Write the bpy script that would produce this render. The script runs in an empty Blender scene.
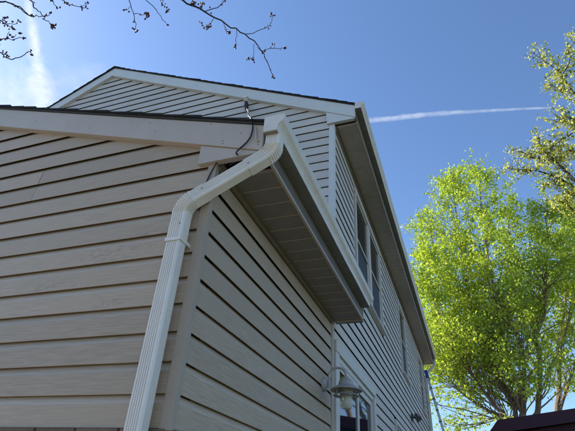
import bpy, bmesh, math, random
from mathutils import Vector, Matrix, Euler
R = random.Random(7)
rad = math.radians
scn = bpy.context.scene
col = scn.collection

# ------------------------------------------------------------------ camera
CAM = Vector((1.06589, -1.63403, 1.5))
EUL = Euler((2.14540257, -0.05553913, 0.34040932), 'XYZ')
FPX = 462.7347
cam = bpy.data.cameras.new('camera')
cam.sensor_width = 36.0
cam.lens = 36.0 * FPX / 575.0
cam.clip_start = 0.05
cam.clip_end = 60000
cam_o = bpy.data.objects.new('camera', cam)
cam_o.location = CAM
cam_o.rotation_euler = EUL
col.objects.link(cam_o)
scn.camera = cam_o

# ------------------------------------------------------------------ sky, sun, exposure
SUN_AZ, SUN_EL = rad(-88), rad(36)
world = bpy.data.worlds.new('World')
scn.world = world
world.use_nodes = True
wn = world.node_tree
wn.nodes.clear()
sky = wn.nodes.new('ShaderNodeTexSky')
sky.sky_type = 'NISHITA'
sky.sun_disc = False
sky.sun_elevation = SUN_EL
sky.sun_rotation = SUN_AZ
sky.altitude = 200
sky.air_density = 1.0
sky.dust_density = 0.5
sky.ozone_density = 5.5
bg = wn.nodes.new('ShaderNodeBackground')
bg.inputs['Strength'].default_value = 0.12
wo = wn.nodes.new('ShaderNodeOutputWorld')
wn.links.new(sky.outputs[0], bg.inputs[0])
wn.links.new(bg.outputs[0], wo.inputs[0])
sun = bpy.data.lights.new('sun', 'SUN')
sun.energy = 5.0
sun.angle = rad(0.53)
sun.color = (1.0, 0.95, 0.87)
sun_o = bpy.data.objects.new('sun', sun)
sdir = Vector((math.sin(SUN_AZ) * math.cos(SUN_EL), math.cos(SUN_AZ) * math.cos(SUN_EL), math.sin(SUN_EL)))
sun_o.rotation_euler = sdir.to_track_quat('Z', 'Y').to_euler()
sun_o.location = (-20, 10, 30)
col.objects.link(sun_o)
scn.cycles.transparent_max_bounces = 32
scn.view_settings.view_transform = 'Standard'
scn.view_settings.look = 'None'
scn.view_settings.exposure = 1.02
scn.view_settings.gamma = 1.0
scn.view_settings.use_curve_mapping = False

# ------------------------------------------------------------------ pixel -> place
ROT = EUL.to_matrix()
def ray(px, py):
    return ROT @ Vector((px - 287.5, 215.5 - py, -FPX))
def on_y(px, py, Y):
    d = ray(px, py); return CAM + d * ((Y - CAM.y) / d.y)
def at_d(px, py, D):
    d = ray(px, py); return CAM + d.normalized() * D
def on_z(px, py, Z):
    d = ray(px, py); return CAM + d * ((Z - CAM.z) / d.z)

# ------------------------------------------------------------------ materials
def nodes(name):
    m = bpy.data.materials.new(name); m.use_nodes = True
    nt = m.node_tree
    return m, nt, nt.nodes['Principled BSDF']
def N(nt, t, **kw):
    n = nt.nodes.new(t)
    for k, v in kw.items():
        if k in ('operation', 'blend_type', 'data_type', 'noise_dimensions', 'feature', 'wave_type', 'bands_direction', 'distribution'):
            setattr(n, k, v)
        else:
            n.inputs[k].default_value = v
    return n
def pos_scaled(nt, s):
    g = nt.nodes.new('ShaderNodeNewGeometry')
    m = nt.nodes.new('ShaderNodeMapping'); m.inputs['Scale'].default_value = s
    nt.links.new(g.outputs['Position'], m.inputs['Vector'])
    return m.outputs[0]
def ramp(nt, src, pts):
    r = nt.nodes.new('ShaderNodeValToRGB')
    el = r.color_ramp.elements
    while len(el) < len(pts): el.new(0.5)
    for e, (p, c) in zip(el, pts):
        e.position = p; e.color = (c, c, c, 1) if isinstance(c, (int, float)) else (*c, 1)
    nt.links.new(src, r.inputs[0])
    return r.outputs[0]
def mixc(nt, fac, a, b, mode='MIX'):
    n = nt.nodes.new('ShaderNodeMix'); n.data_type = 'RGBA'; n.blend_type = mode
    for i, v in ((0, fac), (6, a), (7, b)):
        if hasattr(v, 'node'): nt.links.new(v, n.inputs[i])
        elif i == 0: n.inputs[0].default_value = v
        else: n.inputs[i].default_value = (*v, 1)
    return n.outputs[2]
def bump(nt, h, strength, dist, bsdf):
    b = nt.nodes.new('ShaderNodeBump'); b.inputs['Strength'].default_value = strength; b.inputs['Distance'].default_value = dist
    nt.links.new(h, b.inputs['Height']); nt.links.new(b.outputs[0], bsdf.inputs['Normal'])
    return b
def noise(nt, vec, scale, detail=4, rough=0.55):
    n = nt.nodes.new('ShaderNodeTexNoise')
    n.inputs['Scale'].default_value = scale; n.inputs['Detail'].default_value = detail; n.inputs['Roughness'].default_value = rough
    if vec is not None: nt.links.new(vec, n.inputs['Vector'])
    return n.outputs['Fac']

def mat_vinyl(name, c, grain=0.5, stains=()):
    m, nt, b = nodes(name)
    g1 = noise(nt, pos_scaled(nt, (6.5, 6.5, 130)), 1.0, 5, 0.62)      # long wood grain
    big = noise(nt, pos_scaled(nt, (1, 1, 1)), 1.3, 3, 0.6)
    gr = ramp(nt, g1, [(0.3, 0.0), (0.7, 1.0)])
    dark = tuple(x * 0.70 for x in c); lite = tuple(min(1, x * 1.07) for x in c)
    cc = mixc(nt, gr, dark, lite)
    cb = mixc(nt, ramp(nt, big, [(0.35, 0.0), (0.7, 1.0)]), cc, tuple(x * 0.9 for x in c))
    oi = nt.nodes.new('ShaderNodeObjectInfo')
    var = ramp(nt, oi.outputs['Random'], [(0, 0.88), (1, 1.04)])
    cb = mixc(nt, 1.0, cb, var, 'MULTIPLY')
    # smudges that sit on the boards
    for (p, r, a) in stains:
        g = nt.nodes.new('ShaderNodeNewGeometry')
        d = nt.nodes.new('ShaderNodeVectorMath'); d.operation = 'DISTANCE'
        mp = nt.nodes.new('ShaderNodeMapping'); mp.inputs['Scale'].default_value = (0.55, 1, 1.6)
        nt.links.new(g.outputs['Position'], mp.inputs[0])
        d.inputs[1].default_value = (p[0] * 0.55, p[1], p[2] * 1.6)
        nt.links.new(mp.outputs[0], d.inputs[0])
        fall = ramp(nt, d.outputs['Value'], [(0.0, 1.0), (min(1, r), 0.0)])
        sp = noise(nt, pos_scaled(nt, (22, 22, 60)), 1.0, 4, 0.7)
        spr = ramp(nt, sp, [(0.47, 0.0), (0.64, a)])
        mu = N(nt, 'ShaderNodeMath', operation='MULTIPLY')
        nt.links.new(fall, mu.inputs[0]); nt.links.new(spr, mu.inputs[1])
        cb = mixc(nt, mu.outputs[0], cb, (0.11, 0.095, 0.08))
    nt.links.new(cb, b.inputs['Base Color'])
    b.inputs['Roughness'].default_value = 0.5
    b.inputs['Specular IOR Level'].default_value = 0.35
    bump(nt, g1, grain, 0.0012, b)
    return m
def mat_paint(name, c, rough=0.4, var=0.08, bumpy=0.08, scale=6, spec=0.4, dirt=None):
    m, nt, b = nodes(name)
    n1 = noise(nt, pos_scaled(nt, (1, 1, 1)), scale, 5, 0.65)
    cc = mixc(nt, ramp(nt, n1, [(0.3, 0.0), (0.72, 1.0)]), tuple(x * (1 - var) for x in c), tuple(min(1, x * (1 + var * 0.6)) for x in c))
    if dirt:
        n3 = noise(nt, pos_scaled(nt, (1, 1, 1)), scale * 5, 6, 0.75)
        cc = mixc(nt, ramp(nt, n3, [(0.56, 0.0), (0.75, dirt[1])]), cc, dirt[0])
    nt.links.new(cc, b.inputs['Base Color'])
    b.inputs['Roughness'].default_value = rough
    b.inputs['Specular IOR Level'].default_value = spec
    n2 = noise(nt, pos_scaled(nt, (1, 1, 1)), 90, 3, 0.6)
    bump(nt, n2, bumpy, 0.002, b)
    return m
M = {}
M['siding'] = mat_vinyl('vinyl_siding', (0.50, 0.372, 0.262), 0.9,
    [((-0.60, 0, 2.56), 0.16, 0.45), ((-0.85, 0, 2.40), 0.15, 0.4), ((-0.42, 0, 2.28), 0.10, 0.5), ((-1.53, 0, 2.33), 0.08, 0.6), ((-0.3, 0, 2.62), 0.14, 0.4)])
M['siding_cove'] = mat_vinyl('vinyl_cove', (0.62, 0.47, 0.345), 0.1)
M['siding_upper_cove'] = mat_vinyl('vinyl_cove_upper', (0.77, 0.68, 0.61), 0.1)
M['siding_upper'] = mat_vinyl('vinyl_siding_upper', (0.70, 0.615, 0.545), 0.6)  # same vinyl as the wing, painted lighter for the extra sky light up here
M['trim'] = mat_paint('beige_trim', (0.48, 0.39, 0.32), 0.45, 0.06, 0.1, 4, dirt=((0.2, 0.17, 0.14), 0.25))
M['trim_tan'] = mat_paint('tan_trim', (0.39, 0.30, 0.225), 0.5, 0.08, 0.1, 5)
M['channel'] = mat_paint('soffit_channel', (0.22, 0.18, 0.145), 0.5, 0.1, 0.1, 6)
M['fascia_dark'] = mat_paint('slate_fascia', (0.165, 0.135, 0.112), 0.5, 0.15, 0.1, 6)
M['gutter_under'] = mat_paint('shaded_gutter_underside', (0.24, 0.22, 0.205), 0.5, 0.25, 0.1, 8)  # shade under the gutter, put into the colour of its bottom faces
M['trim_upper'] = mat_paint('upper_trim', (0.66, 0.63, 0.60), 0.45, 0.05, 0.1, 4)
M['white'] = mat_paint('white_paint', (0.62, 0.555, 0.495), 0.4, 0.05, 0.06, 5)
M['gutter'] = mat_paint('gutter_aluminium', (0.72, 0.64, 0.57), 0.35, 0.12, 0.06, 9, 0.5, dirt=((0.25, 0.23, 0.2), 0.5))
M['spout'] = mat_paint('downspout_paint', (0.76, 0.68, 0.60), 0.32, 0.06, 0.05, 7, 0.5, dirt=((0.32, 0.28, 0.24), 0.35))
M['shade_metal'] = mat_paint('lamp_metal', (0.42, 0.39, 0.36), 0.4, 0.15, 0.1, 25, 0.5, dirt=((0.2, 0.15, 0.12), 0.5))
M['dark_metal'] = mat_paint('dark_metal', (0.06, 0.055, 0.05), 0.5, 0.1, 0.1, 20)
M['alu'] = mat_paint('ladder_aluminium', (0.55, 0.56, 0.58), 0.35, 0.1, 0.05, 12)
M['alu'].node_tree.nodes['Principled BSDF'].inputs['Metallic'].default_value = 0.6
M['blue'] = mat_paint('blue_plastic', (0.02, 0.09, 0.35), 0.4, 0.1, 0.05, 20)
M['black'] = mat_paint('black_rubber', (0.015, 0.014, 0.014), 0.45, 0.1, 0.05, 20)
M['sheath'] = mat_paint('dark_sheathing', (0.05, 0.042, 0.035), 0.8, 0.2, 0.1, 8)
M['back'] = mat_paint('wall_backing', (0.05, 0.04, 0.03), 0.8, 0.1, 0.1, 8)
M['concrete'] = mat_paint('concrete', (0.21, 0.19, 0.165), 0.85, 0.15, 0.3, 3)
M['barn'] = mat_paint('barn_red', (0.055, 0.008, 0.022), 0.6, 0.15, 0.2, 4)
M['barn_roof'] = mat_paint('barn_roof', (0.055, 0.014, 0.025), 0.7, 0.25, 0.4, 12)
M['bud'] = mat_paint('bud', (0.10, 0.03, 0.025), 0.6, 0.3, 0.1, 60)

def mat_shingle():
    m, nt, b = nodes('asphalt_shingle')
    n1 = noise(nt, pos_scaled(nt, (1, 1, 1)), 180, 3, 0.7)
    n2 = noise(nt, pos_scaled(nt, (1, 1, 1)), 5, 4, 0.6)
    a = mixc(nt, ramp(nt, n1, [(0.35, 0), (0.65, 1)]), (0.009, 0.009, 0.011), (0.03, 0.028, 0.03))
    nt.links.new(mixc(nt, ramp(nt, n2, [(0.4, 0), (0.65, 0.6)]), a, (0.016, 0.015, 0.017)), b.inputs['Base Color'])
    b.inputs['Roughness'].default_value = 0.9
    bump(nt, n1, 0.6, 0.003, b)
    return m
M['shingle'] = mat_shingle()

def mat_soffit(name='vented_soffit', lift=1.0):
    m, nt, b = nodes(name)
    g = nt.nodes.new('ShaderNodeNewGeometry')
    sx = nt.nodes.new('ShaderNodeSeparateXYZ'); nt.links.new(g.outputs['Position'], sx.inputs[0])
    prod = None
    for ax, k in ((0, 2 * math.pi / 0.0085), (1, 2 * math.pi / 0.0085)):
        mu = N(nt, 'ShaderNodeMath', operation='MULTIPLY'); mu.inputs[1].default_value = k
        nt.links.new(sx.outputs[ax], mu.inputs[0])
        si = N(nt, 'ShaderNodeMath', operation='SINE'); nt.links.new(mu.outputs[0], si.inputs[0])
        if prod is None: prod = si.outputs[0]
        else:
            p = N(nt, 'ShaderNodeMath', operation='ADD'); nt.links.new(prod, p.inputs[0]); nt.links.new(si.outputs[0], p.inputs[1]); prod = p.outputs[0]
    hole = ramp(nt, prod, [(0.72, 0.0), (0.86, 0.85)])
    n1 = noise(nt, pos_scaled(nt, (1, 1, 1)), 7, 5, 0.65)
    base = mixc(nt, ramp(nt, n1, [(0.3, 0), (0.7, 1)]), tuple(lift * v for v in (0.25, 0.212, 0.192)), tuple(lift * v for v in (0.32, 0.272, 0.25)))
    nt.links.new(mixc(nt, hole, base, (0.02, 0.018, 0.016)), b.inputs['Base Color'])
    b.inputs['Roughness'].default_value = 0.5
    return m
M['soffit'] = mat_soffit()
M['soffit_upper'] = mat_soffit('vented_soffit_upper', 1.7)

def mat_glass(name, c, rough=0.03, spec=0.5):
    m, nt, b = nodes(name)
    n1 = noise(nt, pos_scaled(nt, (1, 1, 1)), 1.2, 2, 0.5)
    nt.links.new(mixc(nt, n1, tuple(x * 0.6 for x in c), tuple(x * 1.3 for x in c)), b.inputs['Base Color'])
    b.inputs['Roughness'].default_value = rough
    b.inputs['Specular IOR Level'].default_value = spec
    bump(nt, noise(nt, pos_scaled(nt, (1, 1, 1)), 1.5, 1, 0.4), 0.03, 0.02, b)
    return m
M['pane'] = mat_glass('window_glass', (0.012, 0.013, 0.02))
M['screen'] = mat_glass('insect_screen', (0.035, 0.035, 0.05), 0.55, 0.25)
def mat_globe():
    m, nt, b = nodes('lamp_globe_glass')
    b.inputs['Base Color'].default_value = (0.85, 0.84, 0.72, 1)
    b.inputs['Roughness'].default_value = 0.15
    b.inputs['Transmission Weight'].default_value = 0.55
    b.inputs['IOR'].default_value = 1.3
    return m
M['globe'] = mat_globe()
def mat_bark(name, c):
    m, nt, b = nodes(name)
    n1 = noise(nt, pos_scaled(nt, (6, 6, 1.5)), 3, 6, 0.7)
    nt.links.new(mixc(nt, ramp(nt, n1, [(0.35, 0), (0.65, 1)]), tuple(x * 0.55 for x in c), tuple(x * 1.35 for x in c)), b.inputs['Base Color'])
    b.inputs['Roughness'].default_value = 0.85
    bump(nt, n1, 0.6, 0.02, b)
    return m
M['bark'] = mat_bark('grey_brown_bark', (0.20, 0.145, 0.10))
M['bark_dark'] = mat_bark('dark_twig_bark', (0.05, 0.04, 0.036))
def mat_leaf(name, c1, c2, trans=0.6):
    m, nt, b = nodes(name)
    nt.nodes.remove(b)
    g = nt.nodes.new('ShaderNodeNewGeometry')
    c = mixc(nt, g.outputs['Random Per Island'], c1, c2)
    d = nt.nodes.new('ShaderNodeBsdfDiffuse'); t = nt.nodes.new('ShaderNodeBsdfTranslucent')
    gl = nt.nodes.new('ShaderNodeBsdfGlossy'); gl.inputs['Roughness'].default_value = 0.35
    nt.links.new(c, d.inputs[0]); nt.links.new(mixc(nt, 1.0, c, (1.0, 1.0, 0.55), 'MULTIPLY'), t.inputs[0])
    mx = nt.nodes.new('ShaderNodeMixShader'); mx.inputs[0].default_value = trans
    nt.links.new(d.outputs[0], mx.inputs[1]); nt.links.new(t.outputs[0], mx.inputs[2])
    m2 = nt.nodes.new('ShaderNodeMixShader'); m2.inputs[0].default_value = 0.0
    nt.links.new(mx.outputs[0], m2.inputs[1]); nt.links.new(gl.outputs[0], m2.inputs[2])
    nt.links.new(m2.outputs[0], nt.nodes['Material Output'].inputs[0])
    return m
M['leaf'] = mat_leaf('spring_leaf', (0.29, 0.41, 0.05), (0.54, 0.62, 0.11))
M['leaf2'] = mat_leaf('spring_leaf_deeper', (0.27, 0.39, 0.05), (0.50, 0.59, 0.10))
M['blossom'] = mat_leaf('pale_blossom', (0.50, 0.50, 0.14), (0.80, 0.76, 0.38), 0.5)
M['blossom_leaf'] = mat_leaf('young_leaf', (0.18, 0.22, 0.03), (0.36, 0.38, 0.07))
def mat_ice():
    m, nt, b = nodes('ice_crystals')
    nt.nodes.remove(b)
    d = nt.nodes.new('ShaderNodeBsdfDiffuse'); d.inputs[0].default_value = (0.95, 0.95, 0.95, 1)
    t = nt.nodes.new('ShaderNodeBsdfTranslucent'); t.inputs[0].default_value = (0.95, 0.95, 0.95, 1)
    mx = nt.nodes.new('ShaderNodeMixShader'); nt.links.new(d.outputs[0], mx.inputs[1]); nt.links.new(t.outputs[0], mx.inputs[2])
    at = nt.nodes.new('ShaderNodeAttribute'); at.attribute_name = 'veil'
    n1 = noise(nt, pos_scaled(nt, (1, 1, 1)), 0.0045, 6, 0.62)
    n2 = noise(nt, pos_scaled(nt, (1, 1, 1)), 0.0011, 5, 0.6)
    mm = N(nt, 'ShaderNodeMath', operation='MULTIPLY'); nt.links.new(ramp(nt, n1, [(0.32, 0.25), (0.62, 1.0)]), mm.inputs[0]); nt.links.new(ramp(nt, n2, [(0.3, 0.4), (0.6, 1.0)]), mm.inputs[1])
    m3 = N(nt, 'ShaderNodeMath', operation='MULTIPLY'); nt.links.new(mm.outputs[0], m3.inputs[0]); nt.links.new(at.outputs['Fac'], m3.inputs[1])
    tr = nt.nodes.new('ShaderNodeBsdfTransparent')
    m2 = nt.nodes.new('ShaderNodeMixShader')
    nt.links.new(m3.outputs[0], m2.inputs[0])
    nt.links.new(mx.outputs[0], m2.inputs[2]); nt.links.new(tr.outputs[0], m2.inputs[1])
    nt.links.new(m2.outputs[0], nt.nodes['Material Output'].inputs[0])
    return m
M['ice'] = mat_ice()
def mat_ground():
    m, nt, b = nodes('lawn')
    n1 = noise(nt, pos_scaled(nt, (1, 1, 1)), 0.6, 5, 0.7); n2 = noise(nt, pos_scaled(nt, (1, 1, 1)), 25, 4, 0.7)
    a = mixc(nt, ramp(nt, n1, [(0.35, 0), (0.65, 1)]), (0.06, 0.09, 0.025), (0.12, 0.13, 0.045))
    nt.links.new(mixc(nt, ramp(nt, n2, [(0.4, 0), (0.65, 0.6)]), a, (0.16, 0.13, 0.08)), b.inputs['Base Color'])
    b.inputs['Roughness'].default_value = 0.95
    bump(nt, n2, 0.8, 0.05, b)
    return m
M['lawn'] = mat_ground()
def mat_brick():
    m, nt, b = nodes('brown_brick')
    n1 = noise(nt, pos_scaled(nt, (1, 1, 1)), 40, 5, 0.7)
    oi = nt.nodes.new('ShaderNodeObjectInfo')
    a = mixc(nt, oi.outputs['Random'], (0.16, 0.10, 0.062), (0.21, 0.135, 0.085))
    nt.links.new(mixc(nt, ramp(nt, n1, [(0.4, 0), (0.7, 0.5)]), a, (0.08, 0.056, 0.04)), b.inputs['Base Color'])
    b.inputs['Roughness'].default_value = 0.9
    bump(nt, n1, 0.5, 0.004, b)
    return m
M['brick'] = mat_brick()
def mat_brickwall():
    m, nt, b = nodes('brown_brickwork')
    g = nt.nodes.new('ShaderNodeNewGeometry')
    s = nt.nodes.new('ShaderNodeSeparateXYZ'); nt.links.new(g.outputs['Position'], s.inputs[0])
    ad = N(nt, 'ShaderNodeMath', operation='ADD'); nt.links.new(s.outputs[0], ad.inputs[0]); nt.links.new(s.outputs[1], ad.inputs[1])
    cb = nt.nodes.new('ShaderNodeCombineXYZ'); nt.links.new(ad.outputs[0], cb.inputs[0]); nt.links.new(s.outputs[2], cb.inputs[1])
    t = nt.nodes.new('ShaderNodeTexBrick'); nt.links.new(cb.outputs[0], t.inputs[0])
    t.inputs['Color1'].default_value = (0.2, 0.11, 0.07, 1); t.inputs['Color2'].default_value = (0.27, 0.16, 0.11, 1); t.inputs['Mortar'].default_value = (0.3, 0.28, 0.25, 1)
    t.inputs['Scale'].default_value = 1; t.inputs['Brick Width'].default_value = 0.21; t.inputs['Row Height'].default_value = 0.075; t.inputs['Mortar Size'].default_value = 0.008
    nt.links.new(t.outputs[0], b.inputs['Base Color']); b.inputs['Roughness'].default_value = 0.9
    return m
M['brickwall'] = mat_brickwall()

# ------------------------------------------------------------------ mesh helpers
class MB:
    def __init__(s): s.v = []; s.f = []; s.smooth = False
    def add(s, vs, fs):
        o = len(s.v); s.v += [tuple(v) for v in vs]; s.f += [tuple(i + o for i in f) for f in fs]; return s
    def box(s, x0, x1, y0, y1, z0, z1, bev=0.0):
        if bev <= 0:
            return s.add([(x0,y0,z0),(x1,y0,z0),(x1,y1,z0),(x0,y1,z0),(x0,y0,z1),(x1,y0,z1),(x1,y1,z1),(x0,y1,z1)],
                [(0,3,2,1),(4,5,6,7),(0,1,5,4),(1,2,6,5),(2,3,7,6),(3,0,4,7)])
        bm = bmesh.new(); bmesh.ops.create_cube(bm, size=1)
        for v in bm.verts:
            v.co = ((x0+x1)/2 + v.co.x*(x1-x0), (y0+y1)/2 + v.co.y*(y1-y0), (z0+z1)/2 + v.co.z*(z1-z0))
        bmesh.ops.bevel(bm, geom=bm.edges[:], offset=bev, segments=2, affect='EDGES', profile=0.6)
        return s.bm(bm)
    def bm(s, bm):
        bm.verts.ensure_lookup_table(); bm.verts.index_update()
        s.add([v.co[:] for v in bm.verts], [[v.index for v in f.verts] for f in bm.faces]); bm.free(); return s
    def extr(s, pts, vec, bev=0.0):           # extrude a planar polygon of 3d points along vec
        n = len(pts); vec = Vector(vec); P = [Vector(p) for p in pts]
        vs = [p[:] for p in P] + [(p + vec)[:] for p in P]
        fs = [tuple(range(n))[::-1], tuple(range(n, 2*n))] + [(i, (i+1) % n, n+(i+1) % n, n+i) for i in range(n)]
        if bev <= 0: return s.add(vs, fs)
        bm = bmesh.new(); bv = [bm.verts.new(v) for v in vs]
        for f in fs: bm.faces.new([bv[i] for i in f])
        bmesh.ops.recalc_face_normals(bm, faces=bm.faces[:])
        bmesh.ops.bevel(bm, geom=bm.edges[:], offset=bev, segments=2, affect='EDGES', profile=0.6)
        return s.bm(bm)
    def tube(s, path, radii, n=6, cap=True):
        P = [Vector(p) for p in path]
        if not hasattr(radii, '__len__'): radii = [radii] * len(P)
        up = None; rings = []
        for i, p in enumerate(P):
            t = (P[min(i+1, len(P)-1)] - P[max(i-1, 0)]).normalized()
            if up is None:
                up = Vector((0, 0, 1)) if abs(t.z) < 0.9 else Vector((1, 0, 0))
            a = (up - t * up.dot(t)).normalized(); b = t.cross(a); up = a
            rings.append([p + (a * math.cos(2*math.pi*k/n) + b * math.sin(2*math.pi*k/n)) * radii[i] for k in range(n)])
        o = 0; vs = [v[:] for r in rings for v in r]; fs = []
        for i in range(len(P) - 1):
            for k in range(n):
                fs.append((i*n+k, i*n+(k+1) % n, (i+1)*n+(k+1) % n, (i+1)*n+k))
        if cap: fs += [tuple(range(n))[::-1], tuple(range((len(P)-1)*n, len(P)*n))]
        return s.add(vs, fs)
    def lathe(s, prof, c, n=24, axis='z'):
        vs = []; fs = []
        for (r, h) in prof:
            for k in range(n):
                a = 2*math.pi*k/n
                if axis == 'z': vs.append((c[0]+r*math.cos(a), c[1]+r*math.sin(a), c[2]+h))
                else: vs.append((c[0]+h, c[1]+r*math.cos(a), c[2]+r*math.sin(a)))
        for i in range(len(prof)-1):
            for k in range(n): fs.append((i*n+k, i*n+(k+1) % n, (i+1)*n+(k+1) % n, (i+1)*n+k))
        return s.add(vs, fs)
def root_loc(o):
    v = Vector((0, 0, 0))
    while o is not None: v += o.location; o = o.parent
    return v
def obj(name, mb, mat, parent=None, smooth=False, recalc=True):
    me = bpy.data.meshes.new(name)
    off = root_loc(parent)
    me.from_pydata([(v[0]-off.x, v[1]-off.y, v[2]-off.z) for v in mb.v], [], mb.f)
    if recalc:
        bm = bmesh.new(); bm.from_mesh(me); bmesh.ops.recalc_face_normals(bm, faces=bm.faces[:]); bm.to_mesh(me); bm.free()
    if smooth:
        me.polygons.foreach_set('use_smooth', [True] * len(me.polygons))
        try: me.set_sharp_from_angle(angle=rad(28))
        except Exception: pass
    me.materials.append(M[mat] if isinstance(mat, str) else mat)
    o = bpy.data.objects.new(name, me); col.objects.link(o); o.parent = parent
    return o
def shared(name, me, parent, loc):
    o = bpy.data.objects.new(name, me); col.objects.link(o); o.parent = parent; o.location = loc
    return o
def tag(o, label=None, cat=None, group=None, kind=None):
    if label: o['label'] = label
    if cat: o['category'] = cat
    if group: o['group'] = group
    if kind: o['kind'] = kind
    return o
def empty(name, loc, label, cat, group=None):
    o = bpy.data.objects.new(name, None); col.objects.link(o); o.location = loc; o.empty_display_size = 0.2
    return tag(o, label, cat, group)

# ------------------------------------------------------------------ ground
g = MB(); S = 3000
g.add([(-S,-S,0),(S,-S,0),(S,S,0),(-S,S,0)], [(0,1,2,3)])
tag(obj('ground', g, 'lawn'), kind='structure')
g = MB().box(-9.5, 0.8, -9.0, 0.03, -0.1, 0.05, 0.01)
tag(obj('bounce_slab', g, 'concrete'), kind='structure')  # unseen slab, added to bounce warm sunlight onto the walls

# ------------------------------------------------------------------ the house
E_ = 0.127
Z0 = 3.6542
WY = 2.43          # front plane of the two-storey part
YE = 13.0          # far end of the house
XC = -4.0          # ridge line
XL = -8.0
house = empty('house', (0, 0, 0), 'beige vinyl sided house with a low front wing and a taller gabled part behind', 'house')
def rk1(x): return 3.292 - 0.345 * x            # top edge of the wing's rake board
def rk2(x): return 5.923 - 0.515 * x            # top edge of the upper rake board
H1, H2 = 0.168, 0.19
PROF = [(0.0095, 0.0025), (0.0105, 0.0), (0.0128, 0.0), (0.0136, 0.0025), (0.0122, 0.088), (0.0112, 0.092), (-0.0075, 0.129), (-0.013, 0.142)]   # hollow lap, open below, cove on top
def course(wall, mat, axis, plane, a0, a1, zb, ztop=None, seed=None):
    """one lap of siding; lips lie on the plane; axis 'x' faces -y, axis 'y' faces +x"""
    if a1 - a0 < 0.03: return None
    n = max(2, int((a1 - a0) / 0.45) + 1)
    rr = random.Random((seed or 0) * 977 + int(zb * 1000) + int(a0 * 100))
    vs = []; fs = []; m = len(PROF)
    for i in range(n):
        a = a0 + (a1 - a0) * i / (n - 1)
        jo, jz = rr.uniform(-0.0009, 0.0009), rr.uniform(-0.0008, 0.0008)
        for (o, h) in PROF:
            z = zb + h + (jz if h < 0.1 else 0)
            if ztop is not None: z = min(z, ztop)
            out = o - 0.0136 + (jo if h < 0.1 else 0)
            vs.append((a, plane - out, z) if axis == 'x' else (plane + out, a, z))
    for i in range(n - 1):
        for k in range(m - 1): fs.append((i*m+k, i*m+k+1, (i+1)*m+k+1, (i+1)*m+k))
    mb = MB().add(vs, fs)
    o = obj('siding_board', mb, mat, wall, recalc=False)
    # cove painted paler for sky light on its tilt, above the weathered face, then make normals face outwards
    me = o.data
    me.materials.append(M[mat + '_cove'])
    for i, pl in enumerate(me.polygons):
        if i % (m - 1) >= 5: pl.material_index = 1
    me = o.data; p = me.polygons[3 if len(me.polygons) > 3 else 0]
    want = Vector((0, -1, 0)) if axis == 'x' else Vector((1, 0, 0))
    if p.normal.dot(want) < 0: me.flip_normals()
    return o

# --- wing, front (gable) wall
w = MB()
w.extr([(XL+0.02, 0.030, 1.74), (-0.02, 0.030, 1.74), (-0.02, 0.030, rk1(0)-0.05), (XC, 0.030, rk1(XC)-0.05), (XL+0.02, 0.030, rk1(0)-0.05)], (0, 0.12, 0))
wall_f = obj('wall', w, 'back', house)
k = 15
while True:
    zb = Z0 - k * E_
    xr = min(-0.043, (3.292 - H1 - (zb - 0.012)) / 0.345)
    if zb > 4.5: break
    xl = max(XL + 0.04, 2 * XC - xr)
    if xr > xl:
        pair = (k + 100) // 2
        seam = -1.264 if k in (4, 5) else -2.35 - ((pair * 37) % 11) * 0.3
        if xl + 0.4 < seam < xr - 0.4:
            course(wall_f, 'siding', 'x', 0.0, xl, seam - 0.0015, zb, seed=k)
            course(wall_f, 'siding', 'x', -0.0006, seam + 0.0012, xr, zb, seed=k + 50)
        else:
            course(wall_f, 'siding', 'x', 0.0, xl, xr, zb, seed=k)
    k -= 1
# --- wing, side wall
w = MB().box(-0.14, -0.030, 0.04, WY, 1.74, 3.03)
wall_s = obj('wall', w, 'back', house)
for k in range(15, 4, -1):
    zb = Z0 - k * E_
    if zb > 2.99: continue
    sm = 1.21 if k in (6, 7) else None
    if sm:
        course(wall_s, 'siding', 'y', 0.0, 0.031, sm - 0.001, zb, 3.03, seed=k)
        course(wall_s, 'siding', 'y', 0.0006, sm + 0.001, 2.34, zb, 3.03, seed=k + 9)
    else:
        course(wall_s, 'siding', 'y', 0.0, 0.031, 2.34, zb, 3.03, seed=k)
# --- two-storey part: walls
w = MB()
w.extr([(XL+0.02, WY+0.030, 1.74), (-0.02, WY+0.030, 1.74), (-0.02, WY+0.030, rk2(0)-0.06), (XC, WY+0.030, rk2(XC)-0.06), (XL+0.02, WY+0.030, rk2(0)-0.06)], (0, 0.12, 0))
wall_g = obj('wall', w, 'back', house)
Z2 = Z0 - 0.2 * E_
j = -3
while True:
    zb = Z2 + j * E_
    if zb > 7.9: break
    xr = min(-0.066, (5.923 - H2 - (zb - 0.012)) / 0.515)
    xl = max(XL + 0.06, 2 * XC - xr)
    # only the part above the wing's roof is sided
    def band(x0, x1, s):
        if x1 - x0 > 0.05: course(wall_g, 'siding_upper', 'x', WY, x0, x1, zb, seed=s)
    roofx = (3.292 - zb) / 0.345
    if roofx > XC:
        band(max(roofx - 0.35, XC), xr, 300 + j)
    else:
        seam = -3.46 if j in (26, 27) else -5.6 - ((j // 2 * 29) % 7) * 0.25
        if xl + 0.3 < seam < xr - 0.3:
            band(xl, seam - 0.0015, 330 + j); band(seam + 0.0015, xr, 370 + j)
        else: band(xl, xr, 330 + j)
    j += 1
w = MB().box(-0.14, -0.030, WY + 0.04, YE, 1.74, 5.6)
wall_r = obj('wall', w, 'back', house)
SOF2 = 5.56
openings = [  # y0, y1, z0, z1
    (2.43, 4.40, 0.9, 2.885), (6.03, 7.35, 1.80, 2.82),
    (3.47, 5.42, 3.90, 5.40), (7.50, 8.52, 3.86, 5.40), (11.05, 12.1, 3.86, 5.40)]
zb = Z2 - 15 * E_
jj = 0
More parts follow.
